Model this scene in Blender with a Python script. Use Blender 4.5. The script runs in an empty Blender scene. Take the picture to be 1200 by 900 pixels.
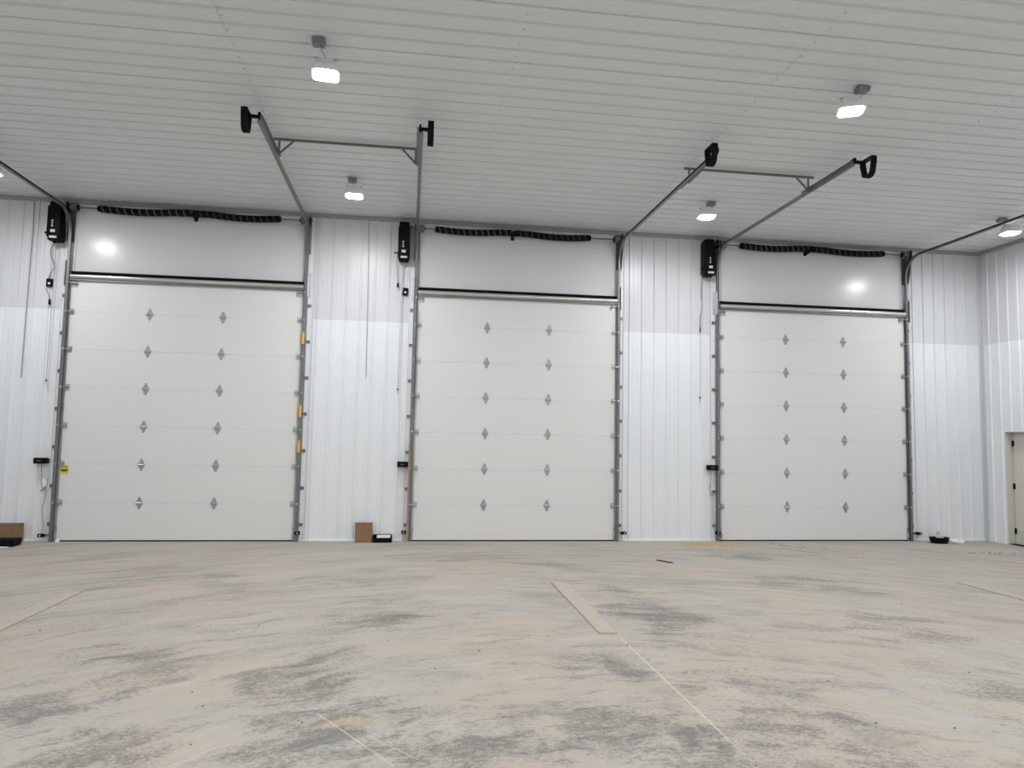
import bpy, bmesh, math, random
from mathutils import Matrix, Vector

# ------------------------------------------------------------------ camera, world, lights, exposure
SC = bpy.context.scene
COL = SC.collection
random.seed(4)

cam_d = bpy.data.cameras.new('camera')
cam = bpy.data.objects.new('camera', cam_d)
COL.objects.link(cam)
cam_d.sensor_width = 36.0
cam_d.lens = 25.70
cam_d.clip_start = 0.05
RX = (0.99011055, -0.13908383, 0.01835153)
UP = (-0.02878628, -0.07338876, 0.99688788)
FW = (0.13730419, 0.98755748, 0.07666669)
cam.matrix_world = Matrix(((RX[0], UP[0], -FW[0], 0.0),
                           (RX[1], UP[1], -FW[1], -12.592),
                           (RX[2], UP[2], -FW[2], 1.722),
                           (0, 0, 0, 1)))
SC.camera = cam

world = bpy.data.worlds.new('world')
SC.world = world
world.use_nodes = True
world.node_tree.nodes['Background'].inputs[0].default_value = (0.6, 0.65, 0.7, 1)
world.node_tree.nodes['Background'].inputs[1].default_value = 0.05

SC.view_settings.view_transform = 'Standard'
SC.view_settings.look = 'None'
SC.view_settings.gamma = 1.0
SC.view_settings.use_curve_mapping = False
SC.view_settings.exposure = 0.05

LAMP = 400.0                       # radiance of a lamp lens
# the building's own lamps that hang behind the camera, one per bay and row
for ly in (-9.4, -13.2, -16.8):
    for lx in (-5.85, -0.93, 4.55, 9.6):
        ld = bpy.data.lights.new('ceiling_lamp_light', 'AREA')
        ld.shape = 'SQUARE'
        ld.size = 0.23
        ld.color = (0.965, 0.985, 1.0)
        ld.energy = LAMP * math.pi * 0.053
        lo = bpy.data.objects.new('ceiling_lamp_light', ld)
        lo.location = (lx, ly, 5.2)
        COL.objects.link(lo)

# ------------------------------------------------------------------ helpers
class MB:
    """collects vertices and faces for one mesh"""
    def __init__(self):
        self.v, self.f, self.mi = [], [], []
        self.cur = 0

    def add(self, vs, fs):
        o = len(self.v)
        self.v += [tuple(p) for p in vs]
        for f in fs:
            self.f.append([i + o for i in f])
            self.mi.append(self.cur)
        return self

    def box(self, x0, x1, y0, y1, z0, z1, M=None):
        vs = [(x0, y0, z0), (x1, y0, z0), (x1, y1, z0), (x0, y1, z0),
              (x0, y0, z1), (x1, y0, z1), (x1, y1, z1), (x0, y1, z1)]
        if M is not None:
            vs = [tuple(M @ Vector(p)) for p in vs]
        return self.add(vs, [(0, 3, 2, 1), (4, 5, 6, 7), (0, 1, 5, 4), (1, 2, 6, 5), (2, 3, 7, 6), (3, 0, 4, 7)])

    def cbox(self, x0, x1, y0, y1, z0, z1, c, M=None):
        """box with chamfered edges"""
        bm = bmesh.new()
        bmesh.ops.create_cube(bm, size=1.0)
        for w in bm.verts:
            w.co = Vector(((x0 + x1) / 2 + w.co.x * (x1 - x0), (y0 + y1) / 2 + w.co.y * (y1 - y0), (z0 + z1) / 2 + w.co.z * (z1 - z0)))
        bmesh.ops.bevel(bm, geom=list(bm.edges), offset=c, segments=2, affect='EDGES', profile=0.5)
        bm.verts.index_update()
        vs = [w.co.copy() for w in bm.verts]
        if M is not None:
            vs = [M @ p for p in vs]
        self.add(vs, [[w.index for w in f.verts] for f in bm.faces])
        bm.free()
        return self

    def prism(self, pts, axis, a, b, M=None):
        """closed 2D outline pushed along axis ('x','y' or 'z') from a to b"""
        def P(p, t):
            q = {'x': (t, p[0], p[1]), 'y': (p[0], t, p[1]), 'z': (p[0], p[1], t)}[axis]
            return tuple(M @ Vector(q)) if M is not None else q
        n = len(pts)
        vs = [P(p, a) for p in pts] + [P(p, b) for p in pts]
        fs = [(i, (i + 1) % n, n + (i + 1) % n, n + i) for i in range(n)]
        fs += [list(range(n))[::-1], list(range(n, 2 * n))]
        return self.add(vs, fs)

    def sweep(self, frames, prof, closed=True, caps=True):
        """frames: list of (origin, u, w); prof: 2D points"""
        n = len(prof)
        vs, fs = [], []
        for (o, u, w) in frames:
            o, u, w = Vector(o), Vector(u), Vector(w)
            vs += [tuple(o + u * p[0] + w * p[1]) for p in prof]
        for k in range(len(frames) - 1):
            for i in range(n if closed else n - 1):
                j = (i + 1) % n
                fs.append((k * n + i, k * n + j, (k + 1) * n + j, (k + 1) * n + i))
        if caps and closed:
            fs.append(list(range(n))[::-1])
            m = (len(frames) - 1) * n
            fs.append(list(range(m, m + n)))
        return self.add(vs, fs)

    def tube(self, pts, r, n=8, caps=True):
        pts = [Vector(p) for p in pts]
        fr = []
        ref = None
        for i, p in enumerate(pts):
            t = (pts[min(i + 1, len(pts) - 1)] - pts[max(i - 1, 0)]).normalized()
            if ref is None:
                ref = Vector((0, 0, 1)) if abs(t.z) < 0.9 else Vector((0, 1, 0))
            u = (ref - t * ref.dot(t)).normalized()
            ref = u
            fr.append((p, u, t.cross(u)))
        return self.sweep(fr, [(r * math.cos(2 * math.pi * k / n), r * math.sin(2 * math.pi * k / n)) for k in range(n)], True, caps)

    def cyl(self, a, b, r, n=16, r2=None):
        a, b = Vector(a), Vector(b)
        t = (b - a).normalized()
        ref = Vector((0, 0, 1)) if abs(t.z) < 0.9 else Vector((0, 1, 0))
        u = (ref - t * ref.dot(t)).normalized()
        w = t.cross(u)
        rr = (r, r if r2 is None else r2)
        vs = []
        for p, q in ((a, rr[0]), (b, rr[1])):
            vs += [tuple(p + (u * math.cos(2 * math.pi * k / n) + w * math.sin(2 * math.pi * k / n)) * q) for k in range(n)]
        fs = [(k, (k + 1) % n, n + (k + 1) % n, n + k) for k in range(n)]
        fs += [list(range(n))[::-1], list(range(n, 2 * n))]
        return self.add(vs, fs)

    def mesh(self, name, mats):
        me = bpy.data.meshes.new(name)
        me.from_pydata(self.v, [], self.f)
        for m in (mats if isinstance(mats, (list, tuple)) else [mats]):
            me.materials.append(m)
        me.polygons.foreach_set('material_index', self.mi)
        bm = bmesh.new()
        bm.from_mesh(me)
        bmesh.ops.recalc_face_normals(bm, faces=bm.faces)
        bm.to_mesh(me)
        bm.free()
        me.update()
        return me

    def build(self, name, mats, parent=None, smooth=False):
        me = self.mesh(name, mats)
        if smooth:
            try:
                me.shade_smooth()
                me.set_sharp_from_angle(angle=math.radians(38))
            except Exception:
                pass
        return link(name, me, parent)


def link(name, me, parent=None):
    o = bpy.data.objects.new(name, me)
    COL.objects.link(o)
    if parent is not None:
        o.parent = parent
        o.matrix_parent_inverse = parent.matrix_basis.inverted()
    return o


def tag(o, label=None, cat=None, group=None, kind=None):
    if label: o['label'] = label
    if cat: o['category'] = cat
    if group: o['group'] = group
    if kind: o['kind'] = kind
    return o


def thing(name, loc, label, cat, group=None):
    """an Empty at the base of a thing; its parts are built in world coordinates"""
    o = bpy.data.objects.new(name, None)
    COL.objects.link(o)
    o.location = loc
    o.empty_display_size = 0.1
    o.matrix_basis = Matrix.Translation(loc)
    return tag(o, label, cat, group)


def structure(name, mb, mats, label=None):
    return tag(mb.build(name, mats), label, None, None, 'structure')

# ------------------------------------------------------------------ materials
def mat(name, color, rough=0.5, metal=0.0, spec=0.5, noise=0.0, nscale=20.0, bump=0.0, bscale=60.0, rnoise=0.0):
    m = bpy.data.materials.new(name)
    m.use_nodes = True
    nt = m.node_tree
    b = nt.nodes['Principled BSDF']
    b.inputs['Base Color'].default_value = (*color, 1)
    b.inputs['Roughness'].default_value = rough
    b.inputs['Metallic'].default_value = metal
    b.inputs['Specular IOR Level'].default_value = spec
    tc = nt.nodes.new('ShaderNodeTexCoord')
    if noise or rnoise:
        n = nt.nodes.new('ShaderNodeTexNoise')
        n.inputs['Scale'].default_value = nscale
        n.inputs['Detail'].default_value = 4
        nt.links.new(tc.outputs['Object'], n.inputs['Vector'])
        if noise:
            mr = nt.nodes.new('ShaderNodeMapRange')
            mr.inputs['From Min'].default_value = 0.25
            mr.inputs['From Max'].default_value = 0.75
            mr.inputs['To Min'].default_value = 1 - noise
            mr.inputs['To Max'].default_value = 1 + noise
            nt.links.new(n.outputs['Fac'], mr.inputs['Value'])
            mx = nt.nodes.new('ShaderNodeVectorMath')
            mx.operation = 'SCALE'
            mx.inputs[0].default_value = color
            nt.links.new(mr.outputs['Result'], mx.inputs['Scale'])
            nt.links.new(mx.outputs['Vector'], b.inputs['Base Color'])
        if rnoise:
            mr2 = nt.nodes.new('ShaderNodeMapRange')
            mr2.inputs['From Min'].default_value = 0.25
            mr2.inputs['From Max'].default_value = 0.75
            mr2.inputs['To Min'].default_value = max(0.02, rough - rnoise)
            mr2.inputs['To Max'].default_value = rough + rnoise
            nt.links.new(n.outputs['Fac'], mr2.inputs['Value'])
            nt.links.new(mr2.outputs['Result'], b.inputs['Roughness'])
    if bump:
        n2 = nt.nodes.new('ShaderNodeTexNoise')
        n2.inputs['Scale'].default_value = bscale
        n2.inputs['Detail'].default_value = 3
        nt.links.new(tc.outputs['Object'], n2.inputs['Vector'])
        bp = nt.nodes.new('ShaderNodeBump')
        bp.inputs['Strength'].default_value = bump
        bp.inputs['Distance'].default_value = 0.004
        nt.links.new(n2.outputs['Fac'], bp.inputs['Height'])
        nt.links.new(bp.outputs['Normal'], b.inputs['Normal'])
    return m


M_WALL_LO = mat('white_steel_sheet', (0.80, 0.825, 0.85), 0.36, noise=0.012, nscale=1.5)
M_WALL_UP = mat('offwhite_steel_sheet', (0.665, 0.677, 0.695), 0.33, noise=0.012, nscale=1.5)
M_TRIM = mat('white_trim_steel', (0.78, 0.80, 0.82), 0.35)
M_CORNER = mat('pale_grey_trim_steel', (0.60, 0.62, 0.64), 0.4)
M_CORN = mat('shaded_trim_steel', (0.36, 0.365, 0.375), 0.45)  # cornice grey, with the shade under the ceiling put into the colour
M_HEAD = mat('smooth_white_steel', (0.70, 0.71, 0.72), 0.22, spec=0.28, noise=0.01, nscale=1.0)
M_CEIL = mat('ceiling_steel', (0.755, 0.765, 0.77), 0.45, noise=0.012, nscale=1.2)
M_DOOR = mat('door_white', (0.74, 0.735, 0.725), 0.42, bump=0.12, bscale=350.0)
M_SLAB = mat('wall_backing', (0.62, 0.63, 0.64), 0.6)
M_GALV = mat('galvanised_steel', (0.50, 0.51, 0.52), 0.38, metal=0.85, noise=0.18, nscale=40.0, rnoise=0.1)
M_GALV_D = mat('dull_galvanised_steel', (0.20, 0.205, 0.21), 0.45, metal=0.75, noise=0.2, nscale=30.0)
M_HINGE = mat('hinge_steel', (0.40, 0.405, 0.41), 0.4, metal=0.6, noise=0.15, nscale=30.0)
M_CHROME = mat('bright_zinc', (0.72, 0.72, 0.72), 0.22, metal=1.0)
M_BLACK = mat('black_plastic', (0.006, 0.006, 0.0065), 0.5, spec=0.08)
M_SPRING = mat('black_oiled_spring', (0.006, 0.006, 0.007), 0.5, spec=0.10)
M_STRIPE = mat('spring_paint_stripe', (0.12, 0.12, 0.118), 0.5)
M_RUBBER = mat('black_rubber', (0.008, 0.008, 0.008), 0.7, spec=0.08)
M_WHITE = mat('white_plastic', (0.82, 0.82, 0.82), 0.4)
M_PAPER = mat('white_paper', (0.86, 0.86, 0.86), 0.8)
M_LABELW = mat('silver_label', (0.62, 0.62, 0.62), 0.4)
M_CARD = mat('brown_cardboard', (0.26, 0.155, 0.085), 0.85, noise=0.08, nscale=8.0)
M_CARD_D = mat('cardboard_edge', (0.17, 0.10, 0.055), 0.9)
M_WOOD = mat('raw_wood_strip', (0.36, 0.25, 0.16), 0.8, noise=0.2, nscale=14.0)
M_PLANK = mat('dusty_plank', (0.47, 0.412, 0.35), 0.85, noise=0.09, nscale=9.0, bump=0.2, bscale=30)
M_ORANGE = mat('orange_sticker', (0.80, 0.42, 0.06), 0.5, noise=0.05, nscale=60)
M_YELLOW = mat('yellow_sticker', (0.70, 0.60, 0.10), 0.5)
M_INK = mat('dark_print', (0.045, 0.04, 0.015), 0.6)
M_RED = mat('red_handle', (0.16, 0.03, 0.025), 0.5)
M_CABLE = mat('grey_cable', (0.10, 0.10, 0.11), 0.6)
M_CABLE_W = mat('pale_cable', (0.36, 0.36, 0.37), 0.6)
M_BOXG = mat('grey_junction_steel', (0.25, 0.25, 0.26), 0.5, metal=0.4)
M_MAN = mat('cream_door', (0.66, 0.62, 0.56), 0.45)
M_JAMB = mat('door_jamb_steel', (0.62, 0.61, 0.58), 0.5)
M_FOAM = mat('yellowed_foam', (0.50, 0.36, 0.18), 0.9, noise=0.3, nscale=25.0)
M_TWIG = mat('dark_wood_splinter', (0.09, 0.06, 0.045), 0.8)
M_CRUMB = mat('dirt_crumbs', (0.15, 0.125, 0.10), 0.9)
M_SAW = mat('orange_sawdust', (0.52, 0.36, 0.24), 0.95, noise=0.15, nscale=30.0)

M_LENS = bpy.data.materials.new('lamp_lens_lit')
M_LENS.use_nodes = True
_b = M_LENS.node_tree.nodes['Principled BSDF']
_b.inputs['Base Color'].default_value = (0.9, 0.9, 0.9, 1)
_b.inputs['Emission Color'].default_value = (0.965, 0.985, 1.0, 1)
_b.inputs['Emission Strength'].default_value = LAMP


def floor_material():
    m = bpy.data.materials.new('dusty_concrete')
    m.use_nodes = True
    nt = m.node_tree
    N, L = nt.nodes, nt.links
    b = N['Principled BSDF']
    b.inputs['Roughness'].default_value = 0.82
    b.inputs['Specular IOR Level'].default_value = 0.25
    tc = N.new('ShaderNodeTexCoord')

    def noise(scale, sc=(1, 1, 1), detail=5, dist=0.0, rough=0.55, off=(0, 0, 0), rot=0.0, src=None):
        mp = N.new('ShaderNodeMapping')
        mp.inputs['Scale'].default_value = sc
        mp.inputs['Location'].default_value = off
        mp.inputs['Rotation'].default_value = (0, 0, rot)
        L.new(src if src is not None else tc.outputs['Object'], mp.inputs['Vector'])
        n = N.new('ShaderNodeTexNoise')
        n.inputs['Scale'].default_value = scale
        n.inputs['Detail'].default_value = detail
        n.inputs['Roughness'].default_value = rough
        n.inputs['Distortion'].default_value = dist
        L.new(mp.outputs['Vector'], n.inputs['Vector'])
        return n.outputs['Fac']

    def ramp(v, a, c, lo=0.0, hi=1.0):
        r = N.new('ShaderNodeMapRange')
        r.interpolation_type = 'SMOOTHSTEP'
        r.inputs['From Min'].default_value = a
        r.inputs['From Max'].default_value = c
        r.inputs['To Min'].default_value = lo
        r.inputs['To Max'].default_value = hi
        L.new(v, r.inputs['Value'])
        return r.outputs['Result']

    def op(kind, x, y, clamp=False):
        n = N.new('ShaderNodeMath')
        n.operation = kind
        n.use_clamp = clamp
        for i, q in enumerate((x, y)):
            if isinstance(q, (int, float)):
                n.inputs[i].default_value = q
            else:
                L.new(q, n.inputs[i])
        return n.outputs[0]

    def mix(fac, a, c):
        n = N.new('ShaderNodeMix')
        n.data_type = 'RGBA'
        for s, q in ((n.inputs[0], fac), (n.inputs[6], a), (n.inputs[7], c)):
            if isinstance(q, tuple):
                s.default_value = (*q, 1)
            elif isinstance(q, (int, float)):
                s.default_value = q
            else:
                L.new(q, s)
        return n.outputs[2]

    # worn dark patches that the traffic left, each at its place on the slab
    blobs = [(-2.27, -3.09, 0.35, 0.51, 0.8), (-0.27, -5.36, 0.49, 0.43, 1), (-2.07, -6.34, 0.34, 0.4, 0.8), (-2.3, -6.5, 0.24, 0.25, 0.7),
             (-0.79, -6.67, 0.18, 0.29, 0.6), (-0.74, -7.21, 0.37, 0.42, 0.9), (-0.37, -7.77, 0.45, 0.32, 0.8), (-0.65, -8.25, 0.38, 0.4, 1),
             (0.15, -8.41, 0.52, 0.29, 0.9), (-2.21, -7.6, 0.33, 0.39, 0.9), (-1.88, -7.07, 0.25, 0.3, 0.7), (-1.55, -8.15, 0.4, 0.27, 0.8),
             (-1.32, -5.75, 0.31, 0.28, 0.4), (0.87, -1.69, 0.43, 0.38, 0.5), (-5.43, -1.36, 0.38, 0.45, 0.5), (0.42, -7.98, 0.36, 0.2, 0.6),
             (2.47, -5.44, 0.4, 0.78, 1), (4.63, -3.79, 0.39, 0.39, 0.6), (4.69, -5.67, 0.54, 0.43, 0.7), (4.72, -6.31, 0.38, 0.27, 0.7),
             (1.26, -6.93, 0.28, 0.33, 0.6), (1.69, -6.97, 0.25, 0.38, 0.8), (1.19, -8.11, 0.26, 0.38, 0.9), (0.89, -8.4, 0.27, 0.3, 0.8),
             (2.38, -8.15, 0.38, 0.45, 1), (1.67, -8.47, 0.3, 0.39, 0.9), (4.05, -7.84, 0.27, 0.27, 0.9), (3.81, -8.35, 0.19, 0.38, 0.7),
             (5.16, -3.67, 0.39, 0.45, 0.7), (5.17, -1.99, 0.46, 0.53, 0.6), (2.0, -2.1, 0.42, 0.44, 0.6), (2.27, -8.64, 0.54, 0.28, 0.6),
             (2.3, -7.32, 0.43, 0.35, 0.5), (2.53, -4.33, 0.35, 0.39, 0.7)]
    # wobble the coordinates so that no patch is an ellipse
    wob = N.new('ShaderNodeTexNoise')
    wob.inputs['Scale'].default_value = 1.7
    wob.inputs['Detail'].default_value = 4
    L.new(tc.outputs['Object'], wob.inputs['Vector'])
    wv = N.new('ShaderNodeVectorMath'); wv.operation = 'SUBTRACT'
    L.new(wob.outputs['Color'], wv.inputs[0]); wv.inputs[1].default_value = (0.5, 0.5, 0.5)
    ws = N.new('ShaderNodeVectorMath'); ws.operation = 'MULTIPLY_ADD'
    L.new(wv.outputs[0], ws.inputs[0]); ws.inputs[1].default_value = (1.1, 1.1, 0)
    L.new(tc.outputs['Object'], ws.inputs[2])
    acc = None
    for (x, y, rx, ry, w) in blobs:
        s = N.new('ShaderNodeVectorMath'); s.operation = 'SUBTRACT'
        L.new(ws.outputs[0], s.inputs[0]); s.inputs[1].default_value = (x, y, 0)
        d = N.new('ShaderNodeVectorMath'); d.operation = 'MULTIPLY'
        L.new(s.outputs[0], d.inputs[0]); d.inputs[1].default_value = (1 / (rx * 1.5), 1 / (ry * 1.5), 0)
        ln = N.new('ShaderNodeVectorMath'); ln.operation = 'LENGTH'
        L.new(d.outputs[0], ln.inputs[0])
        r = ramp(ln.outputs['Value'], 0.25, 1.15, w, 0.0)
        acc = r if acc is None else op('MAXIMUM', acc, r)

    # sweeping direction: arcs around a point near the middle of the building
    pv = N.new('ShaderNodeVectorMath'); pv.operation = 'SUBTRACT'
    ws2 = N.new('ShaderNodeVectorMath'); ws2.operation = 'MULTIPLY_ADD'
    L.new(wv.outputs[0], ws2.inputs[0]); ws2.inputs[1].default_value = (0.4, 0.4, 0)
    L.new(tc.outputs['Object'], ws2.inputs[2])
    L.new(ws2.outputs[0], pv.inputs[0]); pv.inputs[1].default_value = (1.2, -11.0, 0)
    pl = N.new('ShaderNodeVectorMath'); pl.operation = 'LENGTH'
    L.new(pv.outputs[0], pl.inputs[0])
    psx = N.new('ShaderNodeSeparateXYZ')
    L.new(pv.outputs[0], psx.inputs[0])
    ang = op('ARCTAN2', psx.outputs[0], psx.outputs[1])
    pc = N.new('ShaderNodeCombineXYZ')
    L.new(op('MULTIPLY', ang, 6.0), pc.inputs[0])
    L.new(pl.outputs['Value'], pc.inputs[1])
    polar = pc.outputs[0]

    mid = noise(1.0, (0.85, 1.5, 1), 6, 0.8, 0.6, (5, 1, 0), src=polar)
    streak = noise(1.0, (0.55, 3.2, 1), 7, 0.6, 0.62, src=polar)
    streak2 = noise(1.0, (1.1, 7.5, 1), 6, 0.35, 0.66, (3, 7, 0), src=polar)
    fine = noise(24.0, (1, 1.5, 1), 5, 0.0, 0.72)
    grit = noise(80.0, (1, 1, 1), 3, 0.0, 0.75)
    tint = noise(0.55, (1, 1.5, 1), 6, 0.7, 0.6, (2, 9, 0))

    base = mix(ramp(tint, 0.36, 0.62), (0.435, 0.412, 0.378), (0.463, 0.408, 0.342))
    mid2 = noise(1.0, (1.5, 3.6, 1), 6, 0.5, 0.62, (1, 4, 0), src=polar)
    m1 = ramp(op('ADD', op('ADD', op('MULTIPLY', mid, 0.55), op('MULTIPLY', mid2, 0.45)), op('MULTIPLY', op('SUBTRACT', fine, 0.5), 0.35)), 0.46, 0.66)
    base = mix(op('MULTIPLY', m1, 0.72), base, (0.285, 0.272, 0.25))
    base = mix(op('MULTIPLY', ramp(streak, 0.50, 0.68), 0.45), base, (0.53, 0.495, 0.45))
    s2 = ramp(op('ADD', streak2, op('MULTIPLY', op('SUBTRACT', fine, 0.5), 0.30)), 0.51, 0.70)
    base = mix(op('MULTIPLY', s2, 0.62), base, (0.255, 0.245, 0.23))
    # dark patches: placed wear broken up by streaks, fine dust and grit
    f = op('MULTIPLY', acc, 0.66)
    f = op('ADD', f, op('MULTIPLY', ramp(mid, 0.35, 0.65), 0.30))
    f = op('ADD', f, op('MULTIPLY', op('SUBTRACT', fine, 0.5), 1.7))
    f = op('ADD', f, op('MULTIPLY', op('SUBTRACT', grit, 0.5), 1.6))
    f = op('ADD', f, op('MULTIPLY', op('SUBTRACT', streak2, 0.5), 1.6))
    dark = ramp(f, 0.36, 1.05)
    col = mix(op('MULTIPLY', dark, 0.80), base, (0.17, 0.167, 0.16))
    # grain
    col = mix(op('MULTIPLY', ramp(grit, 0.60, 0.76), 0.45), col, (0.56, 0.535, 0.495))
    col = mix(op('MULTIPLY', ramp(fine, 0.56, 0.72), 0.32), col, (0.235, 0.225, 0.21))
    # a spill of yellow sand
    sv = N.new('ShaderNodeVectorMath'); sv.operation = 'SUBTRACT'
    L.new(ws.outputs[0], sv.inputs[0]); sv.inputs[1].default_value = (-0.34, -7.98, 0)
    sm = N.new('ShaderNodeVectorMath'); sm.operation = 'MULTIPLY'
    L.new(sv.outputs[0], sm.inputs[0]); sm.inputs[1].default_value = (1 / 0.22, 1 / 0.13, 0)
    sl = N.new('ShaderNodeVectorMath'); sl.operation = 'LENGTH'
    L.new(sm.outputs[0], sl.inputs[0])
    col = mix(op('MULTIPLY', ramp(sl.outputs['Value'], 0.6, 1.3, 1.0, 0.0), 0.5), col, (0.53, 0.42, 0.27))
    # dust-filled saw cut and two scratches, light lines on the slab
    sep = N.new('ShaderNodeSeparateXYZ')
    L.new(tc.outputs['Object'], sep.inputs[0])
    jx = op('ADD', op('ABSOLUTE', op('SUBTRACT', sep.outputs[0], 1.90), 0), op('MULTIPLY', op('SUBTRACT', fine, 0.5), 0.012))
    cut = op('MULTIPLY', op('MULTIPLY', ramp(jx, 0.004, 0.013, 1.0, 0.0), op('LESS_THAN', sep.outputs[1], -6.2)), ramp(sep.outputs[1], -8.7, -8.2, 0.15, 1.0))
    col = mix(op('MULTIPLY', cut, 0.75), col, (0.60, 0.55, 0.47))
    for (px_, py_, qx, qy, wd, st) in ((-0.517, -7.767, -0.03, -8.555, 0.006, 0.6), (-0.19, -8.14, 0.10, -8.49, 0.005, 0.5), (-0.42, -7.60, 0.25, -8.20, 0.004, 0.3)):
        ln_ = math.hypot(qx - px_, qy - py_)
        dx, dy = (qx - px_) / ln_, (qy - py_) / ln_
        rx_, ry_ = op('SUBTRACT', sep.outputs[0], px_), op('SUBTRACT', sep.outputs[1], py_)
        al = op('ADD', op('MULTIPLY', rx_, dx), op('MULTIPLY', ry_, dy))
        pe = op('ABSOLUTE', op('SUBTRACT', op('MULTIPLY', rx_, dy), op('MULTIPLY', ry_, dx)), 0)
        inn = op('MULTIPLY', op('GREATER_THAN', al, 0.0), op('LESS_THAN', al, ln_))
        sc_ = op('MULTIPLY', op('MULTIPLY', ramp(pe, wd * 0.5, wd * 1.4, 1.0, 0.0), inn), ramp(fine, 0.38, 0.55))
        col = mix(op('MULTIPLY', sc_, st), col, (0.66, 0.64, 0.60))
    L.new(col, b.inputs['Base Color'])
    bp = N.new('ShaderNodeBump')
    bp.inputs['Strength'].default_value = 0.25
    bp.inputs['Distance'].default_value = 0.004
    L.new(op('ADD', fine, op('MULTIPLY', grit, 0.4)), bp.inputs['Height'])
    L.new(bp.outputs['Normal'], b.inputs['Normal'])
    return m


M_FLOOR = floor_material()

# ------------------------------------------------------------------ the shell
XL, XR, YB, CZ = -9.3, 10.863, -18.3, 5.515
EDGES = [(-5.46, -1.85), (0.10, 3.575), (5.55, 9.175)]       # inner edges of the three door openings
DOOR_H = 4.267

structure('floor', MB().box(XL - 0.2, XR + 0.35, YB - 0.2, 0.2, -0.15, 0.0), M_FLOOR)


def wall_profile(a, b, ribs, sp, t0=0.004):
    """front outline (coordinate, height) of a ribbed sheet between a and b"""
    pts = [(a, 0.0)]
    for c in ribs:
        for (m, hw, tw, h) in ((c, 0.021, 0.012, 0.021), (c + sp / 3, 0.014, 0.007, 0.0018), (c + 2 * sp / 3, 0.014, 0.007, 0.0018)):
            if m - hw > a and m + hw < b:
                pts += [(m - hw, 0), (m - tw, h), (m + tw, h), (m + hw, 0)]
    pts.append((b, 0.0))
    back = [(b, -t0), (a, -t0)]
    return pts + back


def clad_front(parent, a, b, first, sp, zs, skip=None):
    """sheets on the wall with the overhead doors (plane y = 0, room towards -y)"""
    ribs = []
    c = first
    while c > a: c -= sp
    c += sp
    while c < b:
        ribs.append(c); c += sp
    bounds = [a] + [ribs[i] + 0.034 for i in range(3, len(ribs), 4) if b - ribs[i] > 0.3] + [b]
    for x0, x1 in zip(bounds[:-1], bounds[1:]):
        for (z0, z1, m, lift) in zs:
            pr = [(p[0], -p[1] - lift) for p in wall_profile(x0, x1, [r for r in ribs if x0 - sp < r < x1], sp)]
            MB().prism(pr, 'z', z0, z1).build('wall_panel', m, parent)


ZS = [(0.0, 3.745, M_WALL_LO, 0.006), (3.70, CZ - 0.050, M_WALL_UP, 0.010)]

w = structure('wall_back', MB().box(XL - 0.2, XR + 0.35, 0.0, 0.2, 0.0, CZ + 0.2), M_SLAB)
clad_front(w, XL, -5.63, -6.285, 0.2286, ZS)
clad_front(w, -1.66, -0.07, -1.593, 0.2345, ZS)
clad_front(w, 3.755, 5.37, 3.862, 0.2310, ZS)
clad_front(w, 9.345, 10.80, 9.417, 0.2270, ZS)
for (a, b) in EDGES:                                          # smooth sheet over each door
    MB().box(a - 0.10, b + 0.10, -0.012, 0.0, DOOR_H - 0.02, CZ).build('header_panel', M_HEAD, w)

n = 0
for (a, b) in EDGES:                                          # flat flashing beside each opening
    for x0, x1 in ((a - 0.17, a), (b, b + 0.17)):
        n += 1
        pr = [(x0, -0.004), (x0, -0.026), (x0 + 0.008, -0.026), (x0 + 0.014, -0.016), (x1 - 0.014, -0.016), (x1 - 0.008, -0.026), (x1, -0.026), (x1, -0.004)]
        structure('trim_%d' % n, MB().prism(pr, 'z', 0.0, CZ), M_TRIM)

# cornice trim where the sheets meet the ceiling
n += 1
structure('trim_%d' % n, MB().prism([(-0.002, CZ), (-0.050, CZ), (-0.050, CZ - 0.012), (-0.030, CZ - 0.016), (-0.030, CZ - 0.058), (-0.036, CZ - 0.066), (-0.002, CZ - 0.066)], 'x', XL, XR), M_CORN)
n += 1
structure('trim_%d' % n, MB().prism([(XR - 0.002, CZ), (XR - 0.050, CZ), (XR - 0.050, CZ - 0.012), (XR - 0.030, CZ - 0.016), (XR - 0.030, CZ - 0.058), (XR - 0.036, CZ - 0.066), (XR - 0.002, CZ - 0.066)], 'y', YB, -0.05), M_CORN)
# corner trim
n += 1
structure('trim_%d' % n, MB().prism([(10.79, -0.004), (10.79, -0.030), (10.80, -0.030), (10.806, -0.020), (10.838, -0.020), (10.843, -0.05), (10.835, -0.066), (10.835, -0.074), (10.861, -0.074), (10.861, -0.004)], 'z', 0.0, CZ - 0.066), M_CORNER)
# white strip along the foot of the sheets
nb = 0
for x0, x1 in ((XL, -5.63), (-1.68, -0.07), (3.745, 5.38), (9.345, 10.80)):
    nb += 1
    structure('baseboard_%d' % nb, MB().prism([(-0.004, 0.0), (-0.036, 0.0), (-0.034, 0.022), (-0.028, 0.030), (-0.004, 0.030)], 'x', x0, x1), M_TRIM)

# right wall with the walk-in door
DY0, DY1, DZ = -0.50, -1.46, 2.045
wr = MB()
wr.box(XR, XR + 0.30, DY0, 0.2, 0, CZ + 0.2)
wr.box(XR, XR + 0.30, YB - 0.2, DY1, 0, CZ + 0.2)
wr.box(XR, XR + 0.30, DY1, DY0, DZ, CZ + 0.2)
wr = structure('wall_right', wr, M_SLAB)


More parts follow.
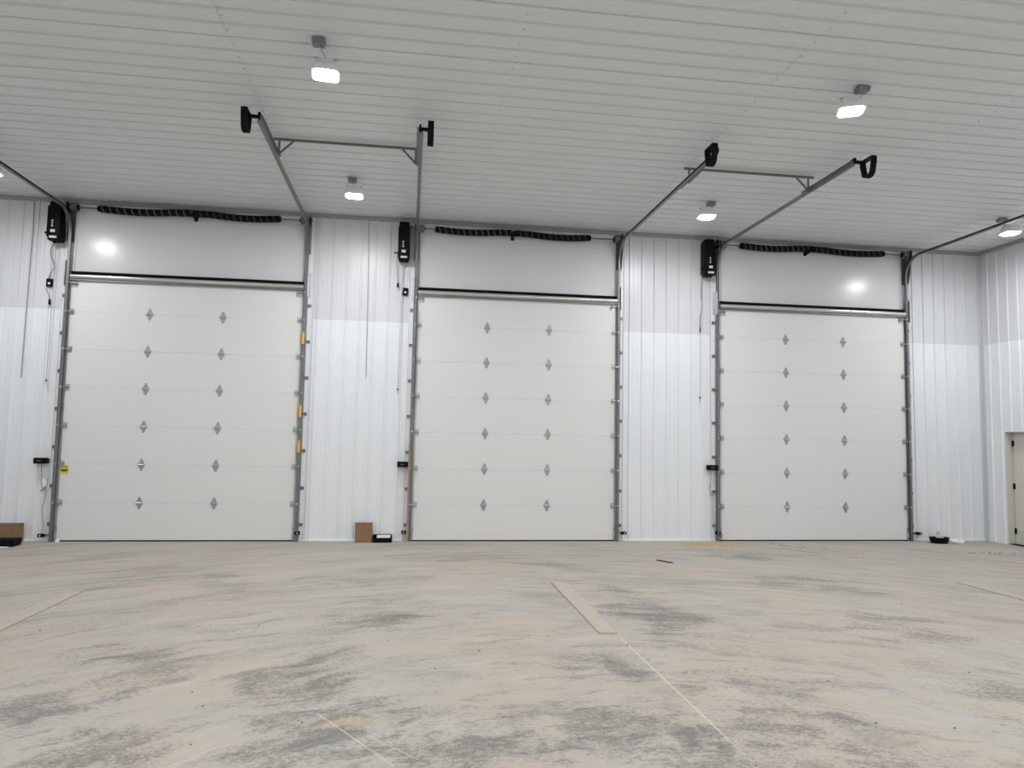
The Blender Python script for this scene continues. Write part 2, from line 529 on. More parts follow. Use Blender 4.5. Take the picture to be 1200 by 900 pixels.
def clad_right(y_hi, y_lo, z0, z1, m, lift, first=-0.20, sp=0.2286):
    ribs = []
    c = first
    while c > y_lo:
        if c < y_hi: ribs.append(c)
        c -= sp
    pts = [(y_hi, 0)]
    for c in ribs:
        for (q, hw, tw, h) in ((c, 0.024, 0.012, 0.021), (c - sp / 3, 0.014, 0.007, 0.002), (c - 2 * sp / 3, 0.014, 0.007, 0.002)):
            if q + hw < y_hi and q - hw > y_lo:
                pts += [(q + hw, 0), (q + tw, h), (q - tw, h), (q - hw, 0)]
    pts += [(y_lo, 0), (y_lo, -0.004), (y_hi, -0.004)]
    MB().prism([(XR - lift - p[1], p[0]) for p in pts], 'z', z0, z1).build('wall_panel', m, wr)


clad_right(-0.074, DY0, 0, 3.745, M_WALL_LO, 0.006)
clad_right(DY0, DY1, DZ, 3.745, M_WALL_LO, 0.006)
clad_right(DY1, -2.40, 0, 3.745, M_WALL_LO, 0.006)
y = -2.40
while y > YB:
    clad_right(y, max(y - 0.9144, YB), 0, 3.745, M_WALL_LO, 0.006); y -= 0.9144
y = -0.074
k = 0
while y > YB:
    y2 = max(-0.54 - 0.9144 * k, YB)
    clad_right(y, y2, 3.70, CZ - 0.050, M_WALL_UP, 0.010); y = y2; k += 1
nb += 1
structure('baseboard_%d' % nb, MB().box(XR - 0.034, XR, DY0 + 0.02, -0.074, 0, 0.03), M_TRIM)
structure('wall_left', MB().box(XL - 0.2, XL, YB - 0.2, 0.0, 0, CZ + 0.2), M_WALL_LO)
structure('wall_front', MB().box(XL - 0.2, XR + 0.35, YB - 0.2, YB, 0, CZ + 0.2), M_WALL_LO)

# ceiling: ribbed sheets, ribs run along x, ends butt on the trusses
ce = structure('ceiling', MB().box(XL - 0.2, XR + 0.35, YB - 0.2, 0.2, CZ + 0.034, CZ + 0.2), M_SLAB)
SPC = 0.2436
XS = [XL, -7.31, -1.82, 3.67, 9.16, XR]
LAP = -4.60                         # one of the lines where two sheets lap
y = 0.0
edges = []
q = LAP + 4 * SPC * 4
while q > YB:
    if q < -0.15: edges.append(q)
    q -= 4 * SPC
edges.append(YB)
row = 0
for y2 in edges:
    prof = [(y, 0)]
    c = LAP + 0.030 + SPC * 40
    while c > y2 + 0.05:
        for (q, hw, tw, h) in ((c, 0.030, 0.022, 0.024), (c - SPC / 3, 0.017, 0.009, 0.003), (c - 2 * SPC / 3, 0.017, 0.009, 0.003)):
            if q + hw < y and q - hw > y2:
                prof += [(q + hw, 0), (q + tw, h), (q - tw, h), (q - hw, 0)]
        c -= SPC
    # the lap: this sheet's edge turns up into the joint
    prof += [(y2 + 0.036, 0), (y2 + 0.030, 0.024), (y2 + 0.002, 0.026), (y2 + 0.002, 0.030), (y, 0.030)]
    for i in range(len(XS) - 1):
        lift = 0.0 if (i + row) % 2 else 0.0015
        MB().prism([(p[0], CZ + 0.002 + p[1] + lift) for p in prof], 'x', XS[i] + 0.0015, XS[i + 1] - 0.0015).build('ceiling_panel', M_CEIL, ce)
    y = y2
    row += 1
sb = MB()
for xs in (-7.31, -4.57, -1.82, 0.92, 3.67, 6.42, 9.16):
    c = -0.20 - SPC / 2
    while c > -9:
        sb.cyl((xs + 0.02, c, CZ - 0.004), (xs + 0.02, c, CZ + 0.004), 0.007, 6); c -= SPC
o = sb.build('ceiling_screws', M_GALV, ce)
o['kind'] = 'stuff'

# walk-in door in the right wall
M_ = MB()
d4 = thing('door_4', (XR + 0.14, -0.98, 0), 'cream walk-in door with three black hinges, set back in the right-hand wall', None)
d4['kind'] = 'structure'
jb = MB()
jb.box(XR - 0.012, XR + 0.15, DY0 - 0.012, DY0, 0, DZ)
jb.box(XR - 0.012, XR + 0.15, DY1, DY1 + 0.012, 0, DZ)
jb.box(XR - 0.012, XR + 0.15, DY1, DY0, DZ - 0.012, DZ)
jb.build('door_frame', M_JAMB, d4)
lf = MB()
lf.box(XR + 0.13, XR + 0.175, DY1 + 0.017, DY0 - 0.022, 0.012, DZ - 0.017)
leaf = lf.build('door_leaf', M_MAN, d4)
pn = MB()
for (za, zb) in ((0.25, 0.92), (1.05, 1.85)):
    for (ya, yb) in ((-0.60, -0.93), (-1.03, -1.36)):
        pn.cbox(XR + 0.124, XR + 0.134, yb, ya, za, zb, 0.004)
pn.build('raised_moulding', M_MAN, leaf)
MB().box(XR + 0.140, XR + 0.150, DY0 - 0.022, DY0 - 0.012, 0.02, 1.75).build('foam_seal', M_FOAM, d4)
for hz in (0.24, 1.05, 1.83):
    hb = MB()
    hb.box(XR + 0.126, XR + 0.131, DY0 - 0.050, DY0 - 0.012, hz - 0.05, hz + 0.05)
    hb.cyl((XR + 0.122, DY0 - 0.020, hz - 0.055), (XR + 0.122, DY0 - 0.020, hz + 0.055), 0.011, 10)
    hb.build('hinge', M_BLACK, d4)
kb = MB()
kb.cyl((XR + 0.13, DY1 + 0.08, 1.0), (XR + 0.105, DY1 + 0.08, 1.0), 0.03, 14)
kb.cyl((XR + 0.105, DY1 + 0.08, 1.0), (XR + 0.07, DY1 + 0.08, 1.0), 0.026, 14)
kb.build('door_knob', M_GALV, d4, True)
MB().box(XR + 0.0, XR + 0.19, DY1 + 0.012, DY0 - 0.012, 0, 0.012).build('threshold', M_RUBBER, d4)
MB().box(XR + 0.176, XR + 0.19, DY1, DY0, 0.0, DZ).build('outer_stop', M_JAMB, d4)

# ------------------------------------------------------------------ overhead doors
HINGES = [(-4.25, -3.105), (1.29, 2.385), (6.81, 7.95)]
POS = ('leftmost', 'middle', 'rightmost')
YF = -0.058                                                   # face of the doors


def diamond_hinge():
    m = MB()
    t = 0.004
    # two tapered leaves, folded out towards the knuckle
    for s in (1, -1):
        out = [(-0.052, 0.004 * s), (0.052, 0.004 * s), (0.044, 0.022 * s), (0.013, 0.098 * s), (-0.013, 0.098 * s), (-0.044, 0.022 * s)]
        if s < 0: out = out[::-1]
        m.prism(out, 'y', -t, 0.0)
    m.cur = 1
    m.cyl((-0.050, -0.012, 0.0), (0.050, -0.012, 0.0), 0.012, 10)
    m.cur = 0
    for x in (-0.046, 0.046):
        m.box(x - 0.006, x + 0.006, -0.022, 0.0, -0.016, 0.016)
    for z in (-0.05, -0.075, 0.05, 0.075):
        m.cyl((0, -t - 0.005, z), (0, -t, z), 0.007, 6)
    return m.mesh('hinge', [M_HINGE, M_GALV])


HINGE_ME = diamond_hinge()


def roller_bracket(side):
    """end hinge with its roller stem; side -1 left edge, +1 right edge"""
    m = MB()
    m.box(-0.075, 0.0, -0.005, 0.0, -0.05, 0.05) if side > 0 else m.box(0.0, 0.075, -0.005, 0.0, -0.05, 0.05)
    x0, x1 = (-0.06, 0.0) if side > 0 else (0.0, 0.06)
    m.box(x0, x1, -0.045, 0.0, -0.012, -0.007)
    m.box(x0, x1, -0.045, 0.0, 0.010, 0.015)
    a, b = (-0.06, 0.055) if side > 0 else (0.06, -0.055)
    m.cyl((a, -0.034, 0.002), (b, -0.034, 0.002), 0.007, 8)
    m.cyl((b * 0.62, -0.034, 0.002), (b, -0.034, 0.002), 0.024, 14)
    return m.mesh('roller_bracket', M_GALV)


ROLL = {-1: roller_bracket(-1), 1: roller_bracket(1)}

for i, (a, b) in enumerate(EDGES):
    lab = ('leftmost of the three tall white overhead doors, with a yellow sticker at its left edge',
           'middle one of the three tall white overhead doors',
           'rightmost of the three tall white overhead doors, nearest the corner of the room')[i]
    d = thing('door_%d' % (i + 1), ((a + b) / 2, YF, 0), lab, None)
    d['kind'] = 'structure'
    x0, x1 = a - 0.012, b + 0.012
    h = DOOR_H / 7
    secs = []
    for k in range(7):
        z0, z1 = k * h + (0.020 if k == 0 else 0), (k + 1) * h
        # slim tongue and groove joint, pencil-grooved face
        f = YF
        pr = [(f + 0.05, z0), (f + 0.0045, z0), (f, z0 + 0.004), (f, z1 - 0.004), (f + 0.0045, z1), (f + 0.05, z1)]
        s = MB().prism(pr, 'x', x0, x1).build('door_section', M_DOOR, d)
        secs.append(s)
    MB().box(x0, x1, f + 0.004, f + 0.045, 0.0, 0.022).build('bottom_seal', M_RUBBER, d)
    for k in range(1, 7):
        for hx in HINGES[i]:
            o = link('hinge', HINGE_ME, d)
            o.matrix_basis = Matrix.Translation(Vector((hx, YF, k * h)) - d.location)
            o.matrix_parent_inverse = Matrix()
        for side, ex in ((-1, x0), (1, x1)):
            o = link('roller_bracket', ROLL[side], d)
            o.matrix_basis = Matrix.Translation(Vector((ex, YF, k * h)) - d.location)
            o.matrix_parent_inverse = Matrix()
    # top strut of bright zinc, black seal above
    zc = 4.232
    pr = []
    for q in range(0, 13):
        an = math.pi * (q / 12) - math.pi / 2
        pr.append((YF - 0.012 - 0.055 * math.cos(an), zc + 0.050 * math.sin(an)))
    pr += [(YF, zc + 0.050), (YF, zc - 0.050)]
    MB().prism(pr, 'x', a - 0.02, b + 0.03).build('top_strut', M_CHROME, d, True)
    MB().box(a - 0.02, b + 0.03, YF - 0.045, YF - 0.001, zc - 0.068, zc - 0.047).build('strut_shadow_strip', M_GALV_D, d)  # dark strip added for the shadowed gap under the strut
    MB().prism([(YF + 0.046, 4.284), (YF - 0.056, 4.286), (YF - 0.056, 4.310), (YF + 0.046, 4.324)], 'x', a - 0.01, b + 0.02).build('top_seal', M_RUBBER, d)
    for side, ex in ((-1, a), (1, b)):
        # top roller carrier
        m = MB()
        e0, e1 = (ex - 0.01, ex + 0.09) if side < 0 else (ex - 0.09, ex + 0.01)
        m.box(e0, e1, YF - 0.006, YF, 4.05, 4.19)
        m.box(e0, e1, YF - 0.055, YF, 4.115, 4.122)
        cx = ex + 0.07 * (-side)
        m.prism([(YF, 4.06), (YF - 0.06, 4.115), (YF, 4.17)], 'x', cx - 0.004, cx + 0.004)
        m.cyl((cx, YF - 0.04, 4.135), (ex + side * 0.06, YF - 0.04, 4.135), 0.008, 8)
        m.cyl((ex + side * 0.035, YF - 0.04, 4.135), (ex + side * 0.06, YF - 0.04, 4.135), 0.025, 14)
        m.build('top_roller_carrier', M_GALV, d)
        # bottom corner bracket
        m = MB()
        e0, e1 = (ex - 0.02, ex + 0.012) if side < 0 else (ex - 0.012, ex + 0.02)
        m.box(e0, e1, YF - 0.007, YF, 0.03, 0.24)
        m.prism([(YF, 0.05), (YF - 0.05, 0.07), (YF - 0.05, 0.12), (YF, 0.2)], 'x', ex - 0.003, ex + 0.003)
        m.build('corner_bracket', M_GALV, d)
        MB().tube([(ex, YF - 0.035, 5.30), (ex, YF - 0.012, 0.12)], 0.0028, 6).build('lift_cable', M_CABLE, d)
    if i == 0:
        st = MB().cbox(-5.505 + 0.05, -5.355 + 0.02, YF - 0.003, YF, 1.055, 1.205, 0.001).build('warning_sticker', M_YELLOW, secs[1])
        st['label'] = 'yellow rectangular sticker with dark print'
        secs[1]['label'] = 'white door section carrying a yellow sticker'
        q = MB()
        q.box(-5.435, -5.355, YF - 0.0042, YF - 0.003, 1.163, 1.178)
        q.box(-5.448, -5.343, YF - 0.0042, YF - 0.003, 1.108, 1.134)
        q.box(-5.425, -5.365, YF - 0.0042, YF - 0.003, 1.092, 1.102)
        q.build('sticker_print', M_INK, secs[1])

# ------------------------------------------------------------------ tracks
ZT, RT, YV, YEND = 5.295, 0.40, -0.085, -4.25
TPROF = [(0.044, -0.021), (0.081, -0.021), (0.086, -0.016), (0.086, 0.017), (0.081, 0.022), (0.044, 0.022), (0.037, 0.016),
         (0.040, 0.013), (0.046, 0.018), (0.079, 0.018), (0.082, 0.015), (0.082, -0.014), (0.079, -0.017), (0.044, -0.017)]
TRK_LABEL = {
    (0, -1): 'galvanised door track left of the leftmost door, curving out of the picture',
    (0, 1): 'galvanised door track with three orange stickers, right of the leftmost door',
    (1, -1): 'galvanised door track at the left edge of the middle door, beside the wood strip',
    (1, 1): 'galvanised door track at the right edge of the middle door',
    (2, -1): 'galvanised door track at the left edge of the rightmost door',
    (2, 1): 'galvanised door track right of the rightmost door, curving over towards the corner',
}


def door_track(i, s):
    e = EDGES[i][0] if s < 0 else EDGES[i][1]
    t = thing('door_track', (e + s * 0.05, YV, 0), TRK_LABEL[(i, s)], 'door track', 'tracks of the three overhead doors')
    fr = [((e, YV, 0.0), (s, 0, 0), (0, -1, 0)), ((e, YV, ZT - RT), (s, 0, 0), (0, -1, 0))]
    yc, zc = YV - RT, ZT - RT
    for k in range(1, 13):
        an = math.pi / 2 * k / 12
        c, sn = math.cos(an), math.sin(an)
        fr.append(((e, yc + RT * c, zc + RT * sn), (s, 0, 0), (0, -c, -sn)))
    yend = YEND
    fr.append(((e, yend, ZT), (s, 0, 0), (0, 0, -1)))
    MB().sweep(fr, TPROF).build('rail', M_GALV_D, t)
    # wall angle behind the vertical run
    xs = sorted((e + s * 0.052, e + s * 0.092))
    m = MB().box(xs[0], xs[1], -0.034, -0.026, 0.0, 4.30)
    xs = sorted((e + s * 0.088, e + s * 0.094))
    m.box(xs[0], xs[1], -0.062, -0.026, 0.0, 4.30)
    m.build('wall_angle', M_GALV, t)
    # clips that hold it to the wall
    for z in (0.27, 0.87, 1.485, 2.095, 2.70, 3.31, 3.92):
        xs = sorted((e + s * 0.086, e + s * 0.150))
        m = MB().box(xs[0], xs[1], -0.032, -0.026, z - 0.025, z + 0.025)
        xs2 = sorted((e + s * 0.086, e + s * 0.091))
        m.box(xs2[0], xs2[1], -0.11, -0.026, z - 0.022, z + 0.022)
        cx = e + s * 0.125
        m.cyl((cx, -0.044, z), (cx, -0.032, z), 0.010, 6)
        m.build('wall_clip', M_GALV_D, t)
    # splice plate above the door and flag plate at the bend
    xs = sorted((e + s * 0.086, e + s * 0.092))
    m = MB().box(xs[0], xs[1], -0.15, -0.026, 4.07, 4.48)
    xs = sorted((e + s * 0.086, e + s * 0.13))
    m.box(xs[0], xs[1], -0.034, -0.026, 4.07, 4.48)
    m.build('splice_plate', M_GALV, t)
    xs = sorted((e + s * 0.092, e + s * 0.098))
    m = MB().prism([(-0.026, 4.80), (-0.026, 5.43), (-0.24, 5.43), (-0.24, 5.30), (-0.12, 4.80)], 'x', xs[0], xs[1])
    xs = sorted((e + s * 0.02, e + s * 0.11))
    m.box(xs[0], xs[1], -0.034, -0.026, 4.80, 5.44)
    m.build('flag_plate', M_GALV_D, t)
    # stiffening angle along the free end
    if not (i == 0 and s < 0) and not (i == 2 and s > 0):
        xs = sorted((e + s * 0.083, e + s * 0.089))
        m = MB().box(xs[0], xs[1], YEND - 0.02, -3.05, ZT - 0.030, ZT + 0.034)
        xs = sorted((e + s * 0.083, e + s * 0.112))
        m.box(xs[0], xs[1], YEND - 0.02, -3.05, ZT + 0.029, ZT + 0.034)
        m.build('end_angle', M_GALV_D, t)
        # black leaf bumper hanging from the end of the rail
        cx = e - s * 0.045
        arm = MB()
        xs = sorted((cx - s * 0.02, e + s * 0.085))
        arm.box(xs[0], xs[1], YEND - 0.035, YEND - 0.005, ZT - 0.005, ZT + 0.030)
        arm.box(*sorted((e + s * 0.062, e + s * 0.088)), YEND - 0.045, YEND + 0.04, ZT - 0.01, ZT + 0.06)
        arm.box(cx - 0.034, cx + 0.034, YEND - 0.240, YEND - 0.005, ZT + 0.004, ZT + 0.026)
        arm.build('bumper_arm', M_BLACK, t)
        yl, w_ = YEND - 0.125, 0.110
        path = [(cx, yl + w_, ZT + 0.02), (cx, yl + w_, ZT - 0.04)]
        for k in range(0, 11):
            an = math.pi * k / 10
            path.append((cx, yl + (w_ - 0.028) * math.cos(an) , ZT - 0.150 - 0.055 * math.sin(an)))
        path += [(cx, yl - w_, ZT - 0.04), (cx, yl - w_, ZT + 0.02)]
        frs = []
        for k, p in enumerate(path):
            q0, q1 = Vector(path[max(k - 1, 0)]), Vector(path[min(k + 1, len(path) - 1)])
            tv = (q1 - q0).normalized()
            frs.append((p, Vector((1, 0, 0)), tv.cross(Vector((1, 0, 0)))))
        MB().sweep(frs, [(-0.034, -0.014), (0.034, -0.014), (0.034, 0.014), (-0.034, 0.014)]).build('bumper_loop', M_RUBBER, t)
    if i == 0 and s > 0:
        for z in (3.36, 2.14, 1.555):
            o = MB().box(e + 0.030, e + 0.074, YV - 0.0345, YV - 0.0325, z - 0.10, z + 0.10).build('sticker', M_ORANGE, t)
            o['label'] = 'orange-yellow strip sticker'
    return t


for i in range(3):
    for s in (-1, 1):
        door_track(i, s)

# hangers: a cross bar over two neighbouring tracks, carried on struts
for (xa, xb, lab) in ((-1.735, -0.020, 'slim grey cross bar with struts joining two track ends, left under the ceiling'),
                      (3.690, 5.435, 'slim grey cross bar with struts joining two track ends, right under the ceiling')):
    y0 = -3.25
    hg = thing('track_hanger', ((xa + xb) / 2, y0, 5.48), lab, 'hanger', 'cross bars over the door tracks')
    m = MB().box(xa - 0.07, xb + 0.08, y0 - 0.018, y0 - 0.013, 5.452, 5.487)
    m.box(xa - 0.07, xb + 0.08, y0 - 0.018, y0 + 0.018, 5.482, 5.487)
    m.build('bar', M_GALV_D, hg)
    for x, s in ((xa, 1), (xb, -1)):
        MB().box(x - 0.014, x + 0.014, y0 - 0.012, y0 - 0.008, ZT - 0.03, 5.47).build('strut', M_GALV_D, hg)
        L_ = math.hypot(0.17, 0.17)
        Mx = Matrix.Translation((x, y0 - 0.006, ZT - 0.01)) @ Matrix.Rotation(s * math.radians(45), 4, 'Y')
        MB().box(-0.014, 0.014, -0.002, 0.002, 0.0, L_ + 0.02, Mx).build('brace', M_GALV_D, hg)

# ------------------------------------------------------------------ torsion springs
def spring_shaft(i):
    a, b = EDGES[i]
    xl, xc, xr = ((-5.07, -3.62, -2.26), (0.37, 1.71, 3.06), (5.92, 7.24, 8.72))[i]
    zs, ys = 5.345 if i != 1 else 5.325, -0.155
    t = thing('spring_shaft', (xc, ys, zs), 'black striped torsion springs on a shaft under the ceiling, over the %s door' % POS[i], 'door spring', 'torsion springs over the doors')
    MB().cyl((a - 0.16, ys, zs), (b + 0.14, ys, zs), 0.013, 10).build('shaft', M_GALV_D, t)
    NS = 12
    for (x0, x1, ph) in ((xl, xc - 0.03, 0.0), (xc + 0.03, xr, 1.3)):
        n = 150
        vs, fs, mi = [], [], []
        turns = 12.5
        for k in range(n + 1):
            u = k / n
            x = x0 + (x1 - x0) * u
            # the spring sags between its cone and the centre bracket
            hang = (u if x0 == xl else 1 - u)
            z = zs - 0.026 * math.sin(math.pi * min(1.0, hang * 1.25)) + 0.012 * hang ** 6
            r = 0.060 if k % 2 else 0.055
            for q in range(NS):
                an = 2 * math.pi * q / NS
                vs.append((x, ys + r * math.cos(an), z + r * math.sin(an)))
        for k in range(n):
            for q in range(NS):
                j = (q + 1) % NS
                fs.append((k * NS + q, k * NS + j, (k + 1) * NS + j, (k + 1) * NS + q))
                p = (q / NS - turns * k / n + ph) % 1.0
                mi.append(1 if p < 0.10 else 0)
        m = MB()
        m.v, m.f, m.mi = vs, fs, mi
        m.build('spring', [M_SPRING, M_STRIPE], t, True)
        for xx in (x0, x1):
            MB().cyl((xx - 0.03, ys, zs - 0.002), (xx + 0.03, ys, zs - 0.002), 0.046, 14).build('spring_cone', M_SPRING, t)
    m = MB()
    m.box(xc - 0.006, xc + 0.006, ys - 0.03, -0.012, zs - 0.07, zs + 0.07)
    m.box(xc - 0.03, xc + 0.03, -0.020, -0.012, zs - 0.085, zs + 0.08)
    m.cyl((xc - 0.02, ys, zs), (xc + 0.02, ys, zs), 0.035, 14)
    m.build('centre_bracket', M_SPRING, t)
    for x, s in ((a + 0.005, -1), (b - 0.0, 1)):
        m = MB()
        x0, x1 = x - 0.045, x + 0.045
        m.cyl((x0, ys, zs), (x0 + 0.012, ys, zs), 0.075, 22)
        m.cyl((x0 + 0.012, ys, zs), (x1 - 0.012, ys, zs), 0.060, 22)
        m.cyl((x1 - 0.012, ys, zs), (x1, ys, zs), 0.078, 22)
        m.build('cable_drum', M_GALV_D, t, True)
        xc_ = x - s * 0.055
        MB().cyl((xc_, ys, zs), (xc_ - s * 0.012, ys, zs), 0.042, 14).build('drum_collar', M_SPRING, t)
        xb = x + s * 0.10
        m = MB()
        m.box(xb - 0.004, xb + 0.004, ys - 0.06, -0.036, zs - 0.07, zs + 0.06)
        m.cyl((xb - 0.01, ys, zs), (xb + 0.012, ys, zs), 0.032, 14)
        m.build('end_bearing', M_SPRING, t)
    return t


for i in range(3):
    spring_shaft(i)

# ------------------------------------------------------------------ jackshaft openers
def opener(xc, zb, zt, label):
    t = thing('door_opener', (xc, -0.16, zb), label, 'door opener', 'wall mounted door openers')
    hw, y0, y1 = 0.098, -0.290, -0.055
    m = MB()
    m.cbox(xc - hw, xc + hw, y0, y1, zb + 0.05, zt - 0.08, 0.016)
    m.cbox(xc - hw + 0.012, xc + hw - 0.012, y0 + 0.03, y1, zt - 0.13, zt, 0.022)
    m.cbox(xc - hw + 0.010, xc + hw - 0.010, y0 + 0.02, y1, zb, zb + 0.09, 0.018)
    m.build('housing', M_BLACK, t, True)
    MB().box(xc - 0.085, xc + 0.085, -0.060, -0.012, zb + 0.04, zt - 0.02).build('mounting_plate', M_GALV_D, t)
    # ribs on the upper half of the cover
    for k in range(4):
        MB().box(xc - hw + 0.025, xc + hw - 0.025, y0 - 0.004, y0 + 0.004, zt - 0.20 - k * 0.04, zt - 0.185 - k * 0.04).build('cover_rib', M_BLACK, t)
    MB().cbox(xc - 0.035, xc + 0.035, y0 - 0.006, y0 + 0.004, zb + 0.12, zb + 0.165, 0.003).build('label_plate', M_LABELW, t)
    for z, w_ in ((zb + 0.225, 0.024), (zb + 0.265, 0.020), (zb + 0.305, 0.022)):
        MB().cyl((xc - 0.012, y0 - 0.008, z), (xc - 0.012, y0 + 0.004, z), w_ * 0.62, 12).build('button', M_LABELW, t)
    MB().cbox(xc - 0.05, xc + 0.06, y0 - 0.002, y0 + 0.02, zb + 0.028, zb + 0.062, 0.004).build('lamp_window', M_LABELW, t)
    for gx, gr in ((-0.02, 0.018), (0.045, 0.014)):
        MB().cyl((xc + gx, -0.17, zb + 0.01), (xc + gx, -0.17, zb - 0.025), gr, 12).build('cable_gland', M_BLACK, t)
    m = MB().cyl((xc + hw - 0.01, -0.155, zt - 0.07), (xc + hw + 0.05, -0.155, zt - 0.07), 0.034, 14)
    m.build('shaft_collar', M_GALV_D, t)
    m = MB().tube([(xc - hw + 0.01, -0.20, zb + 0.13), (xc - hw - 0.035, -0.20, zb + 0.13)], 0.010, 8)
    m.cyl((xc - hw - 0.035, -0.20, zb + 0.13), (xc - hw - 0.055, -0.20, zb + 0.13), 0.018, 10)
    m.build('release_lever', M_BLACK, t)
    return t


opener(-5.70, 4.765, 5.40, 'black upright opener box beside the top left corner of the leftmost door')
opener(-0.180, 4.735, 5.40, 'black upright opener box beside the top left corner of the middle door')
opener(5.275, 4.745, 5.41, 'black upright opener box beside the top left corner of the rightmost door')

# ------------------------------------------------------------------ ceiling lamps
def ceiling_lamp(xc, yc, xl, yl, zl, rot, label):
    """junction box at (xc, yc) on the ceiling, lens centre at (xl, yl, zl)"""
    t = thing('ceiling_lamp', (xc, yc, CZ), label, 'lamp', 'square lamps under the ceiling')
    m = MB().cbox(xc - 0.062, xc + 0.062, yc - 0.055, yc + 0.055, CZ - 0.060, CZ - 0.004, 0.006)
    m.cyl((xc + 0.045, yc - 0.057, CZ - 0.03), (xc + 0.045, yc - 0.066, CZ - 0.03), 0.014, 10)
    m.build('junction_box', M_BOXG, t)
    R = Matrix.Translation((xl, yl, zl)) @ Matrix.Rotation(rot, 4, 'Z')
    P = lambda x, y, z: tuple(R @ Vector((x, y, z)))
    zt = CZ - 0.13 - zl                                       # local height of the hook bar
    m = MB()
    m.box(-0.115, 0.115, -0.010, 0.010, zt - 0.004, zt + 0.004, R)
    for x in (-0.09, 0.09):
        m.box(x - 0.006, x + 0.006, -0.008, 0.008, 0.12, zt, R)
    m.build('yoke', M_GALV, t)
    m = MB().tube([(xc, yc, CZ - 0.058), P(0, 0, zt)], 0.006, 6)
    m.build('hook_rod', M_GALV, t)
    m = MB().tube([(xc + 0.05, yc, CZ - 0.05), (xc + 0.075, yc - 0.02, CZ - 0.12), P(0.105, 0.03, zt - 0.07), P(0.06, 0.03, 0.13)], 0.004, 6)
    m.build('cord', M_WHITE, t)
    m = MB()
    def ring(hw, z, c):
        return [P(x, y, z) for x, y in ((-hw + c, -hw), (hw - c, -hw), (hw, -hw + c), (hw, hw - c), (hw - c, hw), (-hw + c, hw), (-hw, hw - c), (-hw, -hw + c))]
    def stack(m, rings):
        vs = [p for r in rings for p in r]
        fs = [list(range(8))[::-1], list(range(8 * (len(rings) - 1), 8 * len(rings)))]
        for k in range(len(rings) - 1):
            for q in range(8):
                j = (q + 1) % 8
                fs.append((k * 8 + q, k * 8 + j, (k + 1) * 8 + j, (k + 1) * 8 + q))
        m.add(vs, fs)
    stack(m, [ring(0.116, -0.002, 0.03), ring(0.126, -0.006, 0.03), ring(0.126, 0.050, 0.03), ring(0.105, 0.085, 0.025), ring(0.075, 0.135, 0.02), ring(0.055, 0.14, 0.02)])
    m.build('housing', M_WHITE, t)
    m = MB()
    stack(m, [ring(0.08, -0.016, 0.035), ring(0.105, -0.012, 0.035), ring(0.115, -0.001, 0.03), ring(0.114, 0.004, 0.03)])
    m.build('lens', M_LENS, t)
    return t


ceiling_lamp(-0.962, -5.665, -0.905, -5.55, 5.225, math.radians(4), 'lit square ceiling lamp highest on the left half of the ceiling')
ceiling_lamp(4.637, -5.700, 4.50, -5.71, 5.235, math.radians(-24), 'lit square ceiling lamp hanging turned askew, highest at the right of the ceiling')
ceiling_lamp(-0.934, -1.878, -0.895, -1.93, 5.235, math.radians(2), 'small lit ceiling lamp below the left cross bar, between leftmost and middle door')
ceiling_lamp(4.598, -1.869, 4.50, -1.93, 5.255, math.radians(-8), 'small lit ceiling lamp below the right cross bar, between middle and rightmost door')
ceiling_lamp(9.572, -2.012, 9.64, -2.10, 5.245, math.radians(-12), 'lit ceiling lamp at far right, over the walk-in door in the corner')
ceiling_lamp(-5.84, -1.900, -5.775, -1.95, 5.235, 0.0, 'lit ceiling lamp cut by the left border of the picture')

# ------------------------------------------------------------------ small wall fittings
def limit_box(x, z, tilt, label):
    t = thing('limit_switch', (x, -0.05, z), label, 'switch', 'small black boxes beside the doors')
    R = Matrix.Translation((x, -0.045, z)) @ Matrix.Rotation(math.radians(tilt), 4, 'Y')
    MB().cbox(-0.046, 0.046, -0.022, 0.026, -0.064, 0.064, 0.006, R).build('case', M_BLACK, t)
    MB().cbox(-0.014, 0.018, -0.027, -0.020, -0.030, 0.002, 0.002, R).build('button', M_WHITE, t)
    return t


limit_box(-5.805, 4.115, 0, 'small black box with white square, on a cord left of the leftmost door')
limit_box(-0.137, 4.232, 8, 'small black box with white square, beside the top of the middle door')

for (x, z, lab) in ((-5.725, 1.265, 'black flat lock box on the track left of the leftmost door'),
                    (-0.085, 1.285, 'black flat lock box on the track left of the middle door, above the wood strip'),
                    (5.375, 1.300, 'black flat lock box on the track left of the rightmost door')):
    t = thing('door_lock_box', (x, -0.09, z), lab, 'lock', 'black lock boxes beside the doors')
    MB().cbox(x - 0.098, x + 0.092, -0.15, -0.05, z - 0.046, z + 0.046, 0.008).build('case', M_BLACK, t)
    MB().box(x - 0.085, x + 0.1, -0.052, -0.020, z - 0.03, z + 0.03).build('mounting_plate', M_GALV, t)
    MB().box(x - 0.045, x + 0.015, -0.153, -0.149, z - 0.010, z + 0.006).build('faint_label', M_CABLE, t)
    MB().cyl((x + 0.060, -0.149, z), (x + 0.060, -0.156, z), 0.012, 10).build('button', M_RUBBER, t)

